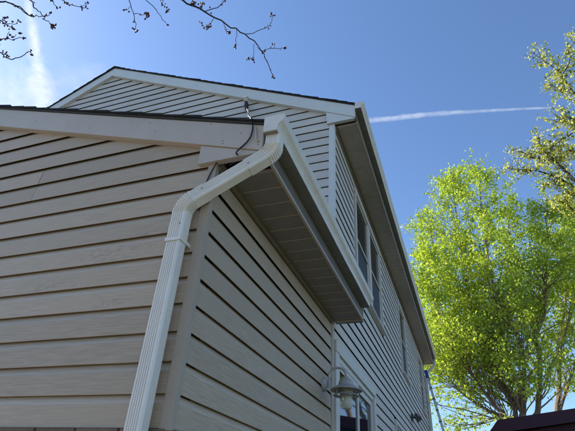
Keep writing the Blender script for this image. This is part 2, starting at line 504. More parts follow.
while zb < SOF2 - 0.02:
    y = WY + 0.05 if zb > 3.0 else 2.43
    cuts = sorted([(o[0], o[1]) for o in openings if o[2] < zb + 0.06 < o[3]])
    segs = []
    for a, b in cuts:
        segs.append((y, a)); y = b
    segs.append((y, YE - 0.05))
    for (a, b) in segs:
        if b - a > 4.2:
            mid = a + 1.8 + ((jj // 2 * 41) % 9) / 9 * (b - a - 3.4)
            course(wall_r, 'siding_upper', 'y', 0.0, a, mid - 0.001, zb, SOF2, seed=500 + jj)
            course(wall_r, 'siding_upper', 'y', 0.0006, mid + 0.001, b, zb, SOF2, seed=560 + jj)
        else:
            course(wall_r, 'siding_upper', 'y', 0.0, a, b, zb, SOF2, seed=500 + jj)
    zb += E_; jj += 1
# --- far and left walls (plain, never seen here)
obj('wall', MB().box(XL, XL + 0.12, 0.02, YE, 0.3, 3.05), 'siding_upper', house)
obj('wall', MB().box(XL + 0.003, XL + 0.12, WY, YE - 0.002, 3.05, 5.6), 'siding_upper', house)
w = MB(); w.extr([(XL+0.02, YE-0.12, 0.3), (-0.02, YE-0.12, 0.3), (-0.02, YE-0.12, rk2(0)-0.06), (XC, YE-0.12, rk2(XC)-0.06), (XL+0.02, YE-0.12, rk2(0)-0.06)], (0, 0.12, 0))
obj('wall', w, 'siding_upper', house)
# --- brick base under the siding
base = obj('brick_base', MB().box(XL + 0.01, -0.035, 0.035, YE - 0.01, 0.0, 1.742), 'brickwall', house)
bme = None
def brick(x0, x1, y0, y1, z0):
    global bme
    if bme is None:
        b = obj('brick', MB().box(-0.1, 0.1, -0.045, 0.045, 0, 0.066, 0.004), 'brick', base); bme = b.data
    else: b = shared('brick', bme, base, (0, 0, 0))
    return b
for row in range(3):
    z = 1.7465 - 0.0665 - row * 0.076
    for i in range(13):
        b = brick(0, 0, 0, 0, 0); b.location = (-0.115 - 0.21 * i - (0.105 if row % 2 else 0), 0.033 + R.uniform(-.002, .002), z)
    for i in range(10):
        b = brick(0, 0, 0, 0, 0); b.rotation_euler[2] = math.pi / 2
        b.location = (-0.033 + R.uniform(-.002, .002), 0.115 + 0.21 * i + (0.105 if row % 2 else 0), z)

# --- corner posts and vertical strips
obj('corner_post', MB().box(-0.043, 0.006, -0.006, 0.031, 1.74, 3.05, 0.004), 'trim_tan', house)
obj('corner_post', MB().box(-0.066, 0.006, WY - 0.006, WY + 0.05, 3.2, 5.58, 0.004), 'trim_upper', house)
obj('corner_post', MB().box(-0.06, 0.006, YE - 0.05, YE + 0.006, 1.74, 5.58, 0.004), 'trim_upper', house)
obj('joint_strip', MB().box(-0.014, 0.005, 2.336, 2.386, 1.74, 3.028, 0.003), 'trim_tan', house)
obj('joint_strip', MB().box(-0.014, 0.002, 2.388, 2.428, 1.74, 3.028, 0.003), 'trim', house)

# --- rake boards, eave end boards
def rake(fn, h, xe, y0, y1, mat, side):
    xs = (XC, xe) if side > 0 else (2*XC - xe, XC)
    f = fn if side > 0 else (lambda x: fn(2*XC - x))
    mb = MB().extr([(xs[0], y0, f(xs[0])), (xs[1], y0, f(xs[1])), (xs[1], y0, f(xs[1]) - h), (xs[0], y0, f(xs[0]) - h)], (0, y1 - y0, 0), 0.003)
    return obj('rake_board', mb, mat, house)
XF = 0.272
r1 = rake(rk1, H1, XF, -0.037, 0.012, 'trim', 1); rake(rk1, H1, XF, -0.037, 0.012, 'trim', -1)
rake(rk2, H2, XF, WY - 0.045, WY + 0.012, 'trim_upper', 1); rake(rk2, H2, XF, WY - 0.045, WY + 0.012, 'trim_upper', -1)
def end_board(fn, h, xl, y0, y1, zb, mat):
    mb = MB().extr([(xl + 0.018, y0, zb), (XF - 0.01, y0, zb), (XF - 0.01, y0, fn(XF - 0.01) - h - 0.002), (xl, y0, fn(xl) - h - 0.002)], (0, y1 - y0, 0), 0.002)
    return obj('eave_end_board', mb, mat, house)
end_board(rk1, H1, -0.085, -0.028, 0.01, 3.026, 'trim')
end_board(rk2, H2, -0.10, WY - 0.036, WY + 0.01, SOF2 + 0.02, 'trim_upper')
obj('end_cap_strip', MB().extr([(-0.096, -0.0275, 3.026), (-0.066, -0.0275, 3.026), (-0.084, -0.0275, rk1(-0.09) - H1 - 0.004), (-0.10, -0.0275, rk1(-0.09) - H1 - 0.004)], (0, 0.036, 0), 0.002), 'trim', house)

# --- roofs with shingle strips
def roof(fn, slope, y0, y1, xe, y_eave_end, n, name_parent, ovh):
    L = math.sqrt(1 + slope * slope)
    deck = MB()
    for sgn in (1, -1):
        def X(x): return x if sgn > 0 else 2*XC - x
        pts = [(X(XC), y0 + 0.012, fn(XC) + 0.001), (X(xe), y0 + 0.012, fn(xe) + 0.001), (X(xe), y0 + 0.012, fn(xe) + 0.014), (X(XC), y0 + 0.012, fn(XC) + 0.014)]
        deck.extr(pts, (0, y1 - y0 - 0.014, 0))
    rf = obj('roof', deck, 'sheath', house)
    dx = (xe - XC) / n
    for sgn in (1, -1):
        def X(x): return x if sgn > 0 else 2*XC - x
        for i in range(n):
            xb = xe - dx * i + 0.012; xa = max(XC, xb - dx * 1.35)
            jy = R.uniform(-0.006, 0.005); jt = R.uniform(-0.001, 0.003)
            za, zb_ = fn(xa) + 0.0155, fn(xb) + 0.0155
            pts = [(X(xa), y0 + jy, za), (X(xb), y0 + jy, zb_ + 0.004 + jt * 0.5), (X(xb), y0 + jy, zb_ + 0.016 + jt), (X(xa), y0 + jy, za + 0.005)]
            sh = MB().extr(pts, (0, y1 - y0 - jy, 0))
            obj('shingle_strip', sh, 'shingle', rf)
    obj('ridge_cap', MB().extr([(XC - 0.15, y0 - 0.004, fn(XC) - 0.15*slope + 0.026), (XC, y0 - 0.004, fn(XC) + 0.028), (XC + 0.15, y0 - 0.004, fn(XC) - 0.15*slope + 0.026), (XC + 0.15, y0 - 0.004, fn(XC) - 0.15*slope + 0.036), (XC, y0 - 0.004, fn(XC) + 0.04), (XC - 0.15, y0 - 0.004, fn(XC) - 0.15*slope + 0.036)], (0, y1 - y0 + 0.002, 0)), 'shingle', rf)
    return rf
roof(rk1, 0.345, -0.056, WY - 0.004, 0.30, 2.37, 30, 'wing', 0)
roof(rk2, 0.515, WY - 0.066, YE + 0.12, 0.30, 13, 34, 'main', 0)

# --- soffits
def soffit(z, y0, y1, first, mat='soffit'):
    so = obj('soffit', MB().box(0.008, XF, y0, y1, z + 0.014, z + 0.02), 'sheath', house)
    me = None; y = first; W = 0.146
    while y < y1 - 0.02:
        if me is None:
            pts = [(0.012, 0, -0.004), (0.012, 0.005, -0.004), (0.012, 0.007, 0.0), (0.012, 0.1455, 0.0), (0.012, 0.1455, 0.0125), (0.012, 0, 0.0125)]
            p = obj('soffit_panel', MB().extr(pts, (0.258, 0, 0)), mat, so); me = p.data
            me.materials.append(M['trim'])
            for pl in me.polygons:
                if pl.center.y < 0.0065 and len(pl.vertices) == 4: pl.material_index = 1
            p.location = (0, y, z)
        else: shared('soffit_panel', me, so, (0, y, z))
        y += W
    return so
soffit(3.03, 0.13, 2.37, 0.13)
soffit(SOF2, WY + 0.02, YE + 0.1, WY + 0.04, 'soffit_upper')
for (z, y0, y1, t) in ((3.03, 0.02, 2.37, 'channel'), (SOF2, WY + 0.04, YE + 0.1, 'channel')):
    obj('soffit_channel', MB().box(-0.006, 0.014, y0, y1, z - 0.03 if z < 4 else z - 0.05, z - 0.002, 0.002), t, house)
    obj('soffit_channel', MB().box(-0.006, 0.03, y0, y1, z - 0.006, z + 0.012, 0.002), t, house)
    obj('soffit_lip', MB().box(XF - 0.004, XF + 0.012, y0 - 0.015, y1, z - 0.006, z + 0.012, 0.002), 'trim', house)
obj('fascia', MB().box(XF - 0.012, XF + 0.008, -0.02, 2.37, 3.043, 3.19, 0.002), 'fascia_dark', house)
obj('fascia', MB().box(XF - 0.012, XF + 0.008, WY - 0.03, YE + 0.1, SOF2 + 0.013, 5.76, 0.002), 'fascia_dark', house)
obj('eave_close_board', MB().extr([(0.0, 2.371, 3.022), (XF + 0.016, 2.371, 3.022), (XF + 0.016, 2.371, rk1(XF) - 0.005), (0.0, 2.371, rk1(0) - 0.005)], (0, 0.02, 0), 0.002), 'trim', house)
obj('eave_close_board', MB().extr([(0.0, YE + 0.101, SOF2 - 0.01), (XF + 0.012, YE + 0.101, SOF2 - 0.01), (XF + 0.012, YE + 0.101, rk2(XF) - 0.005), (0.0, YE + 0.101, rk2(0) - 0.005)], (0, 0.02, 0), 0.002), 'trim_upper', house)

# --- gutters (K profile, open on top)
def gutter(zt, y0, y1, mat, seed):
    xb = XF + 0.009
    pr = [(xb, 0.0), (xb, -0.10), (xb + 0.073, -0.10), (xb + 0.073, -0.078), (xb + 0.077, -0.066), (xb + 0.098, -0.046), (xb + 0.108, -0.034), (xb + 0.111, -0.02), (xb + 0.111, -0.001), (xb + 0.108, 0.003), (xb + 0.098, 0.003)]
    t = 0.0025
    inn = [(xb + t, 0.0), (xb + t, -0.10 + t), (xb + 0.071, -0.10 + t), (xb + 0.0705, -0.077), (xb + 0.0745, -0.064), (xb + 0.095, -0.0445), (xb + 0.105, -0.033), (xb + 0.108, -0.02), (xb + 0.108, -0.003), (xb + 0.098, 0.0)]
    ring = pr + inn[::-1]
    n = max(2, int((y1 - y0) / 0.3)); rr = random.Random(seed)
    vs = []; fs = []; m = len(ring)
    for i in range(n + 1):
        y = y0 + (y1 - y0) * i / n
        jx = rr.uniform(-0.0015, 0.0015) if 0 < i < n else 0; jz = rr.uniform(-0.0015, 0.0015) if 0 < i < n else 0
        for (x, h) in ring: vs.append((x + (jx if x > xb + 0.05 else 0), y, zt + h + jz))
    for i in range(n):
        for q in range(m): fs.append((i*m+q, i*m+(q+1) % m, (i+1)*m+(q+1) % m, (i+1)*m+q))
    gt = obj('gutter', MB().add(vs, fs), mat, house, smooth=True)
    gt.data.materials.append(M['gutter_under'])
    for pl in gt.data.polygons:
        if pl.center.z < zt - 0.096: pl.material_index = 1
    cp = pr[:9] + [(xb + 0.108, 0.003)]
    for (ya, yb) in ((y0 - 0.003, y0 + 0.004), (y1 - 0.004, y1 + 0.003)):
        obj('end_cap', MB().extr([(x, ya, zt + h) for x, h in cp], (0, yb - ya, 0)), mat, gt)
    y = y0 + 0.45
    while y < min(y1, y0 + 6):
        obj('hanger', MB().box(xb + 0.006, xb + 0.107, y, y + 0.025, zt - 0.012, zt - 0.009), mat, gt)
        y += 0.6
    return gt
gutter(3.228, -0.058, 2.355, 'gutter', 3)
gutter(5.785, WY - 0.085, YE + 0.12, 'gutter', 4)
# bright overlapping joint sleeve on the lower gutter
# --- downspouts
def arc_path(pts, r, n=7):
    """round the corners of a polyline; returns points and a flag for being on a bend"""
    P = [Vector(p) for p in pts]; out = [(P[0], 0)]
    for i in range(1, len(P) - 1):
        a = (P[i-1] - P[i]).normalized(); b = (P[i+1] - P[i]).normalized()
        d = min(r, (P[i-1]-P[i]).length * 0.45, (P[i+1]-P[i]).length * 0.45)
        s, e = P[i] + a * d, P[i] + b * d
        for k in range(n + 1):
            t = k / n
            out.append((s * (1-t)**2 + P[i] * 2*t*(1-t) + e * t*t, 1 if 0 < k < n else 2))
    out.append((P[-1], 0))
    return out
def section(w, d, rib=True):
    pts = []
    hw, hd = w / 2, d / 2; r = 0.008
    nr = 5
    # front (-d) side left to right: rounded ribs on the first two thirds, then flat
    for i in range(nr):
        for (f, dd) in ((0.0, 0.0), (0.45, 0.0), (0.62, 0.0038), (0.80, 0.0038), (0.97, 0.0)):
            pts.append((-hw + r + (w - 2 * r) * 0.84 * (i + f) / nr, -hd + dd))
    pts.append((hw - r, -hd))
    pts += [(hw - 0.003, -hd + 0.003), (hw, -hd + r)]
    for i in range(1, 4): pts.append((hw - (0.0015 if i % 2 else 0), -hd + r + (d - 2*r) * i / 4))
    pts += [(hw, hd - r), (hw - 0.003, hd - 0.003), (hw - r, hd), (-hw + r, hd), (-hw + 0.003, hd - 0.003), (-hw, hd - r), (-hw, -hd + r), (-hw + 0.003, -hd + 0.003)]
    return pts
def sweep(path, sec, wdir, scale=lambda i, fl: 1.0):
    """sweep the section along the path; wdir is the width direction at the first point"""
    vs = []; fs = []; m = len(sec)
    P = [p for p, _ in path]; wv = Vector(wdir)
    t0 = None
    for i, (p, fl) in enumerate(path):
        t = (P[min(i+1, len(P)-1)] - P[max(i-1, 0)]).normalized()
        if t0 is not None:
            q = t0.rotation_difference(t); wv = q @ wv
        wv = (wv - t * wv.dot(t)).normalized(); dv = t.cross(wv); t0 = t
        s = scale(i, fl)
        for (x, y) in sec: vs.append((p + wv * x * s + dv * y * (1 + (s - 1) * 2.2))[:])
    for i in range(len(P) - 1):
        for q in range(m): fs.append((i*m+q, i*m+(q+1) % m, (i+1)*m+(q+1) % m, (i+1)*m+q))
    fs += [tuple(range(m))[::-1], tuple(range((len(P)-1)*m, len(P)*m))]
    return MB().add(vs, fs)
DX, DY = -0.104, -0.058
sec = section(0.077, 0.058)
sec_big = section(0.082, 0.063)
top = Vector((0.322, 0.0, 3.128)); bend1 = Vector((0.322, -0.004, 3.025)); bend2 = Vector((DX, DY, 2.745)); foot = Vector((DX, DY, 0.25))
ds = obj('downspout', sweep([(foot, 0), (Vector((DX, DY, 1.2)), 0), (Vector((DX, DY, 2.58)), 0)], sec, (1, 0, 0)), 'spout', house, smooth=True)
dirn = (bend1 - bend2).normalized()
def crimp(i, fl): return 1.0 + (0.05 if (fl == 1 and i % 2) else (0.0 if fl != 1 else -0.03))
e1 = [(Vector((DX, DY, 2.54)), 0)] + arc_path([(DX, DY, 2.56), bend2, bend2 + dirn * 0.13], 0.085, 18)
obj('elbow', sweep(e1, sec_big, (1, 0, 0), crimp), 'spout', ds, smooth=True)
# straight diagonal piece: take its width direction from the bend plane
wdiag = Matrix.Rotation(0, 3, 'X') @ Vector((1, 0, 0))
q = Vector((0, 0, 1)).rotation_difference(dirn)
obj('offset_pipe', sweep([(bend2 + dirn * 0.07, 0), (bend2.lerp(bend1, 0.5), 0), (bend1 - dirn * 0.085, 0)], sec, q @ Vector((1, 0, 0))), 'spout', ds, smooth=True)
e2 = arc_path([bend1 - dirn * 0.15, bend1, top], 0.095, 18)
obj('elbow', sweep(e2, sec_big, q @ Vector((1, 0, 0)), crimp), 'spout', ds, smooth=True)
# strap with side tabs and screw
st = MB()
st.box(DX - 0.0425, DX + 0.0425, DY - 0.0335, DY - 0.0305, 2.529, 2.547)
st.box(DX + 0.0395, DX + 0.0425, DY - 0.03, 0.0, 2.529, 2.547)
st.box(DX - 0.0425, DX - 0.0395, DY - 0.03, 0.0, 2.529, 2.547)
st.box(DX - 0.066, DX - 0.041, -0.006, -0.002, 2.527, 2.549)
obj('strap', st, 'spout', ds)
for (p, a) in (((DX - 0.058, -0.007, 2.538), 0), ((DX + 0.02, DY - 0.033, 2.62), 0), ((bend2 + dirn * 0.115 + Vector((0.0, -0.0335, 0.01)))[:], 0), ((bend1 - dirn * 0.13 + Vector((0.0, -0.0335, -0.005)))[:], 0)):
    obj('screw', MB().tube([(p[0], p[1] + 0.004, p[2]), (p[0], p[1] - 0.003, p[2])], 0.0045, 8), 'shade_metal', ds)
# far downspout
fd = obj('downspout', sweep(arc_path([(0.325, YE + 0.04, 5.70), (0.325, YE + 0.03, 5.52), (0.05, YE - 0.08, 5.22), (0.045, YE - 0.09, 4.9), (0.045, YE - 0.09, 0.3)], 0.09, 6), section(0.072, 0.056), (1, 0, 0)), 'spout', house, smooth=True)

# --- windows
def hwin(y0, y1, z0, z1, units, header=0.1, mull=0.14):
    wi = obj('window', MB().box(-0.05, -0.03, y0 + 0.02, y1 - 0.02, z0 + 0.02, z1 - 0.02), 'sheath', house)
    obj('jamb', MB().box(-0.03, 0.022, y0, y0 + 0.06, z0 + 0.045, z1 - header, 0.003), 'white', wi)
    obj('jamb', MB().box(-0.03, 0.022, y1 - 0.06, y1, z0 + 0.045, z1 - header, 0.003), 'white', wi)
    obj('head_trim', MB().box(-0.03, 0.026, y0 - 0.012, y1 + 0.012, z1 - header, z1, 0.004), 'white', wi)
    obj('sill', MB().extr([(-0.03, y0 - 0.04, z0), (0.05, y0 - 0.04, z0), (0.05, y0 - 0.04, z0 + 0.028), (-0.03, y0 - 0.04, z0 + 0.045)], (0, y1 - y0 + 0.08, 0), 0.003), 'white', wi)
    a, b = y0 + 0.06, y1 - 0.06
    w = (b - a - mull * (units - 1)) / units
    for u in range(units):
        ya = a + u * (w + mull); yb = ya + w
        if u: obj('mullion', MB().box(-0.03, 0.018, ya - mull, ya, z0 + 0.045, z1 - header, 0.003), 'white', wi)
        zm = (z0 + z1 - 0.05) / 2
        # upper sash and lower sash
        for (za, zb_, xo, mt) in ((zm - 0.02, z1 - header, -0.008, 'pane'), (z0 + 0.045, zm + 0.02, -0.018, 'screen')):
            s = MB(); t = 0.032
            s.box(xo - 0.012, xo + 0.012, ya, ya + t, za, zb_, 0.002); s.box(xo - 0.012, xo + 0.012, yb - t, yb, za, zb_, 0.002)
            s.box(xo - 0.011, xo + 0.013, ya + t, yb - t, za, za + t, 0.002); s.box(xo - 0.011, xo + 0.013, ya + t, yb - t, zb_ - t, zb_, 0.002)
            so = obj('sash', s, 'white', wi)
            obj('pane', MB().box(xo - 0.004, xo, ya + t - 0.003, yb - t + 0.003, za + t - 0.003, zb_ - t + 0.003), mt, so)
    return wi
hwin(3.49, 5.40, 3.91, 5.39, 2)
hwin(7.52, 8.50, 3.87, 5.39, 1)
hwin(11.07, 12.08, 3.87, 5.39, 1)
hwin(6.05, 7.33, 1.82, 2.815, 1, 0.07)
# --- sliding door
dr = obj('sliding_door', MB().box(-0.06, -0.04, 2.46, 4.38, 0.75, 2.85), 'sheath', house)
obj('jamb', MB().box(-0.04, 0.02, 2.432, 2.56, 0.75, 2.77, 0.003), 'white', dr)
obj('jamb', MB().box(-0.04, 0.02, 4.28, 4.392, 0.75, 2.77, 0.003), 'white', dr)
obj('head_trim', MB().box(-0.04, 0.025, 2.432, 4.398, 2.772, 2.878, 0.005), 'white', dr)
obj('head_track', MB().box(-0.04, 0.004, 2.56, 4.28, 2.715, 2.77, 0.003), 'white', dr)
for (ya, yb, xo) in ((2.56, 3.46, -0.012), (3.40, 4.28, -0.028)):
    s = MB(); t = 0.065
    s.box(xo - 0.014, xo + 0.014, ya, ya + t, 0.8, 2.714, 0.003); s.box(xo - 0.014, xo + 0.014, yb - t, yb, 0.8, 2.714, 0.003)
    s.box(xo - 0.013, xo + 0.012, ya + t, yb - t, 2.714 - t, 2.714, 0.003); s.box(xo - 0.013, xo + 0.012, ya + t, yb - t, 0.8, 0.9, 0.003)
    pn = obj('door_panel', s, 'white', dr)
    obj('pane', MB().box(xo - 0.004, xo, ya + t - 0.003, yb - t + 0.003, 0.897, 2.714 - t + 0.003), 'pane', pn)
# small metal clip on the rake board
cl = MB().tube([(0.226, -0.041, 3.19), (0.232, -0.046, 3.15), (0.238, -0.046, 3.10), (0.246, -0.043, 3.085), (0.25, -0.042, 3.095)], 0.004, 6)
obj('cable_clip', cl, 'trim', house)

for (px, py) in ((211, 124), (223, 141), (241, 133), (258, 144.5), (150, 123), (155, 131), (10, 118), (90, 128), (222.5, 143.5), (36, 121)):
    p = on_y(px, py, -0.0372)
    obj('nail', MB().tube([(p.x, -0.036, p.z), (p.x, -0.0385, p.z)], 0.0028, 8), 'dark_metal', r1)
# ------------------------------------------------------------------ cable
cb = empty('cable', (-1.22, WY - 0.05, 6.2), 'thin black cable hanging from the upper gable down across the lower rake board', 'cable')
pts = []
A = Vector((-1.225, WY - 0.055, 6.16)); B = on_y(251.6, 118.5, -0.09)
for i in range(13):
    t = i / 12
    p = A.lerp(B, t); p.z -= 0.02 * math.sin(math.pi * t); p.x += 0.012 * math.sin(5 * t) * math.sin(math.pi * t)
    pts.append(p)
for px, py in ((252.5, 123.5), (252.9, 127.5), (252.3, 131), (250.5, 137), (247, 142), (241, 147.5), (237.5, 150.5), (236, 153)):
    pts.append(on_y(px, py, -0.047))
pts.append(Vector((0.135, 0.01, 3.04))); pts.append(Vector((0.06, 0.03, 3.03)))
obj('wire', MB().tube(pts, [0.009] * 6 + [0.006] * 4 + [0.0045] * (len(pts) - 10), 6), 'black', cb, smooth=True)
pts2 = [Vector((0.05, 0.02, 3.03)), on_y(217.8, 160.6, -0.012), on_y(211, 172, -0.011), on_y(206.7, 181.4, -0.011), on_y(204, 187.5, -0.011), on_y(202.5, 194, -0.012)]
obj('wire', MB().tube(pts2, 0.0035, 6), 'black', cb, smooth=True)
ins = MB().lathe([(0.0, 0.05), (0.03, 0.05), (0.035, 0.03), (0.022, 0.02), (0.034, 0.0), (0.022, -0.015), (0.03, -0.04), (0.0, -0.05)], (-1.24, WY - 0.075, 6.31), 12)
obj('insulator', ins, 'white', cb, smooth=True)
obj('splice', MB().tube([(-1.235, WY - 0.075, 6.27), (-1.228, WY - 0.07, 6.2), (-1.225, WY - 0.06, 6.13)], [0.02, 0.036, 0.02], 8), 'black', cb, smooth=True)

# ------------------------------------------------------------------ wall lamp
LX, LYc = 0.185, 2.10
lamp = empty('wall_lamp', (0.0, LYc, 2.4), 'grey gooseneck barn lamp with glass globe on the wall beside the sliding door', 'lamp')
obj('back_plate', MB().lathe([(0.0, 0.024), (0.028, 0.024), (0.034, 0.018), (0.05, 0.012), (0.055, 0.0), (0.055, -0.014)], (0.008, LYc, 2.40), 20, 'x'), 'shade_metal', lamp, smooth=True)
neck = [Vector((0.01, LYc, 2.38)), Vector((0.045, LYc, 2.385))]
for i in range(13):
    a = math.pi * (1.0 - i / 12)
    neck.append(Vector((0.115 + 0.07 * math.cos(a), LYc, 2.465 + 0.062 * math.sin(a))))
neck.append(Vector((LX, LYc, 2.44)))
obj('gooseneck', MB().tube(neck, 0.0105, 10), 'shade_metal', lamp, smooth=True)
sh = obj('shade', MB().lathe([(0.0, 0.455), (0.024, 0.455), (0.028, 0.44), (0.04, 0.436), (0.052, 0.425), (0.06, 0.405), (0.062, 0.39), (0.085, 0.375), (0.118, 0.358), (0.128, 0.35), (0.127, 0.346), (0.11, 0.35), (0.08, 0.364), (0.056, 0.38), (0.05, 0.40), (0.03, 0.42), (0.0, 0.425)], (LX, LYc, 2.0), 32), 'shade_metal', lamp, smooth=True)
ring = [(Vector((LX + 0.092 * math.cos(2*math.pi*i/32), LYc + 0.092 * math.sin(2*math.pi*i/32), 2.318))) for i in range(33)]
obj('guard_ring', MB().lathe([(0.075, 0.322), (0.1, 0.312), (0.103, 0.308), (0.1, 0.306), (0.075, 0.316), (0.075, 0.322)], (LX, LYc, 2.0), 32), 'shade_metal', sh, smooth=True)
for i in range(4):
    a = math.pi / 4 + i * math.pi / 2
    obj('guard_stay', MB().tube([(LX + 0.085*math.cos(a), LYc + 0.085*math.sin(a), 2.318), (LX + 0.08*math.cos(a), LYc + 0.08*math.sin(a), 2.368)], 0.004, 6), 'shade_metal', sh)
obj('socket', MB().lathe([(0.0, 0.40), (0.04, 0.40), (0.044, 0.31), (0.05, 0.305), (0.05, 0.295), (0.0, 0.295)], (LX, LYc, 2.0), 20), 'shade_metal', lamp, smooth=True)
obj('globe', MB().lathe([(0.043, 0.296), (0.05, 0.28), (0.052, 0.255), (0.048, 0.23), (0.036, 0.214), (0.015, 0.207), (0.0, 0.206)], (LX, LYc, 2.0), 24), 'globe', lamp, smooth=True)
obj('bulb', MB().lathe([(0.012, 0.296), (0.014, 0.285), (0.027, 0.262), (0.027, 0.245), (0.016, 0.23), (0.0, 0.226)], (LX, LYc, 2.0), 16), 'white', lamp, smooth=True)
# ------------------------------------------------------------------ small flood light
fl = empty('floodlight', (0, 8.44, 3.2), 'small dark floodlight fixed to the far siding below the upper windows', 'light')
obj('mount', MB().box(0.001, 0.03, 8.37, 8.51, 3.19, 3.31, 0.006), 'dark_metal', fl)
obj('arm', MB().tube([(0.03, 8.44, 3.25), (0.075, 8.44, 3.25)], 0.014, 8), 'dark_metal', fl)
obj('head', MB().extr([(0.06, 8.35, 3.29), (0.10, 8.35, 3.33), (0.19, 8.35, 3.23), (0.10, 8.35, 3.16)], (0, 0.18, 0), 0.006), 'dark_metal', fl)

# ------------------------------------------------------------------ ladder
ld = empty('ladder', (1.04, 12.75, 0), 'aluminium extension ladder with blue top caps leaning on the far wall corner', 'ladder')
LT = Vector((0.075, 0, 5.22)); LB = Vector((1.04, 0, 0.0))
ydir = (LT - LB).normalized(); nrm = Vector((ydir.z, 0, -ydir.x))
for y in (12.56, 12.92):
    mb = MB(); c = nrm * 0.03
    p = [LB + c, LT + c, LT - c, LB - c]
    mb.extr([(v.x, y, v.z) for v in p], (0, 0.028, 0), 0.003)
    obj('rail', mb, 'alu', ld)
    obj('top_cap', MB().extr([(v.x, y - 0.012, v.z) for v in (LT - ydir*0.2 + nrm*0.045, LT + ydir*0.03 + nrm*0.045, LT + ydir*0.03 - nrm*0.045, LT - ydir*0.2 - nrm*0.045)], (0, 0.052, 0), 0.006), 'blue', ld)
n = int((LT - LB).length / 0.3)
for i in range(1, n):
    c = LB + ydir * (0.3 * i)
    obj('rung', MB().tube([(c.x, 12.545, c.z), (c.x, 12.963, c.z)], 0.022, 8), 'dark_metal' if i % 1 else 'alu', ld)
for i in range(1, n):
    c = LB + ydir * (0.3 * i + 0.02)
    for y in (12.549,):
        obj('rung_plate', MB().extr([(v.x, y, v.z) for v in (c - ydir*0.03 + nrm*0.036, c + ydir*0.03 + nrm*0.036, c + ydir*0.03 - nrm*0.036, c - ydir*0.03 - nrm*0.036)], (0, 0.01, 0)), 'dark_metal', ld)

# ------------------------------------------------------------------ gambrel shed beyond the house
BY = 14.1
a = on_y(490, 431, BY); b = on_y(497.5, 420, BY); c = on_y(575, 408.3, BY)
pk = b + (c - b) * 1.25
sb = empty('shed', (pk.x, BY, 0), 'dark roofed red barn shaped shed at the lower right edge below the trees', 'shed')
def mir(p): return Vector((2*pk.x - p.x, p.y, p.z))
low = b + (a - b) * 3.2
prof = [low, b, pk, mir(b), mir(low)]
def inset(p, d): return Vector((pk.x + (p.x - pk.x) * (1 - d * 0.12), 0, p.z - d * 0.32))
wl = [inset(p, 1.0) for p in prof]
wpts = [(wl[0].x, BY + 0.3, 0)] + [(p.x, BY + 0.3, p.z) for p in wl] + [(wl[4].x, BY + 0.3, 0)]
obj('wall', MB().extr(wpts, (0, 4.6, 0)), 'barn', sb)
rfm = obj('roof', MB().extr([(p.x, BY + 0.03, p.z - 0.012) for p in prof] + [(p.x, BY + 0.03, p.z - 0.1) for p in prof[::-1]], (0, 5.1, 0)), 'barn_roof', sb)
for i in range(4):
    p, q2 = prof[i], prof[i+1]
    obj('rake_board', MB().extr([(p.x, BY, p.z), (q2.x, BY, q2.z), (q2.x, BY, q2.z - 0.34), (p.x, BY, p.z - 0.34)], (0, 0.028, 0)), 'barn_roof', sb)
for i in range(3):
    obj('door', MB().box(pk.x - 1.2 + i * 0.82, pk.x - 1.2 + i * 0.82 + 0.8, BY + 0.26, BY + 0.298, 0.1, 2.3, 0.005), 'barn', sb)

# ------------------------------------------------------------------ trees
def smooth_path(pts, n=4):
    P = [Vector(p) for p in pts]; out = []
    for i in range(len(P) - 1):
        p0, p1, p2, p3 = P[max(i-1, 0)], P[i], P[i+1], P[min(i+2, len(P)-1)]
        for k in range(n):
            t = k / n
            out.append(0.5 * ((2*p1) + (p2-p0)*t + (2*p0-5*p1+4*p2-p3)*t*t + (3*p1-p0-3*p2+p3)*t**3))
    out.append(P[-1]); return out
def leaf_faces(V, F, p, size, rr, hang=0.3):
    # a small bent leaf: two triangles about a midrib
    d = Vector((rr.gauss(0, 1), rr.gauss(0, 1), rr.gauss(0, 1) - hang)).normalized()
    s = d.cross(Vector((rr.gauss(0, 1), rr.gauss(0, 1), rr.gauss(0, 1)))).normalized()
    nrm_ = d.cross(s)
    w_ = size * rr.uniform(0.32, 0.42); o = len(V)
    V += [p[:], (p + d*size*0.45 + s*w_ + nrm_*size*0.08)[:], (p + d*size)[:], (p + d*size*0.45 - s*w_ + nrm_*size*0.08)[:]]
    F += [(o, o+1, o+2), (o, o+2, o+3)]
def branch_dir(t, rr, ang, up):
    ax = t.cross(Vector((rr.gauss(0, 1), rr.gauss(0, 1), rr.gauss(0, 1)))).normalized()
    d = Matrix.Rotation(ang, 3, ax) @ t
    d.z += up
    return d.normalized()
def wander(p, d, L, rr, n=5, wob=0.18, up=0.05):
    out = [p.copy()]; d = d.copy()
    for i in range(n):
        d = (d + Vector((rr.gauss(0, wob), rr.gauss(0, wob), rr.gauss(0, wob) + up))).normalized()
        out.append(out[-1] + d * (L / n))
    return out
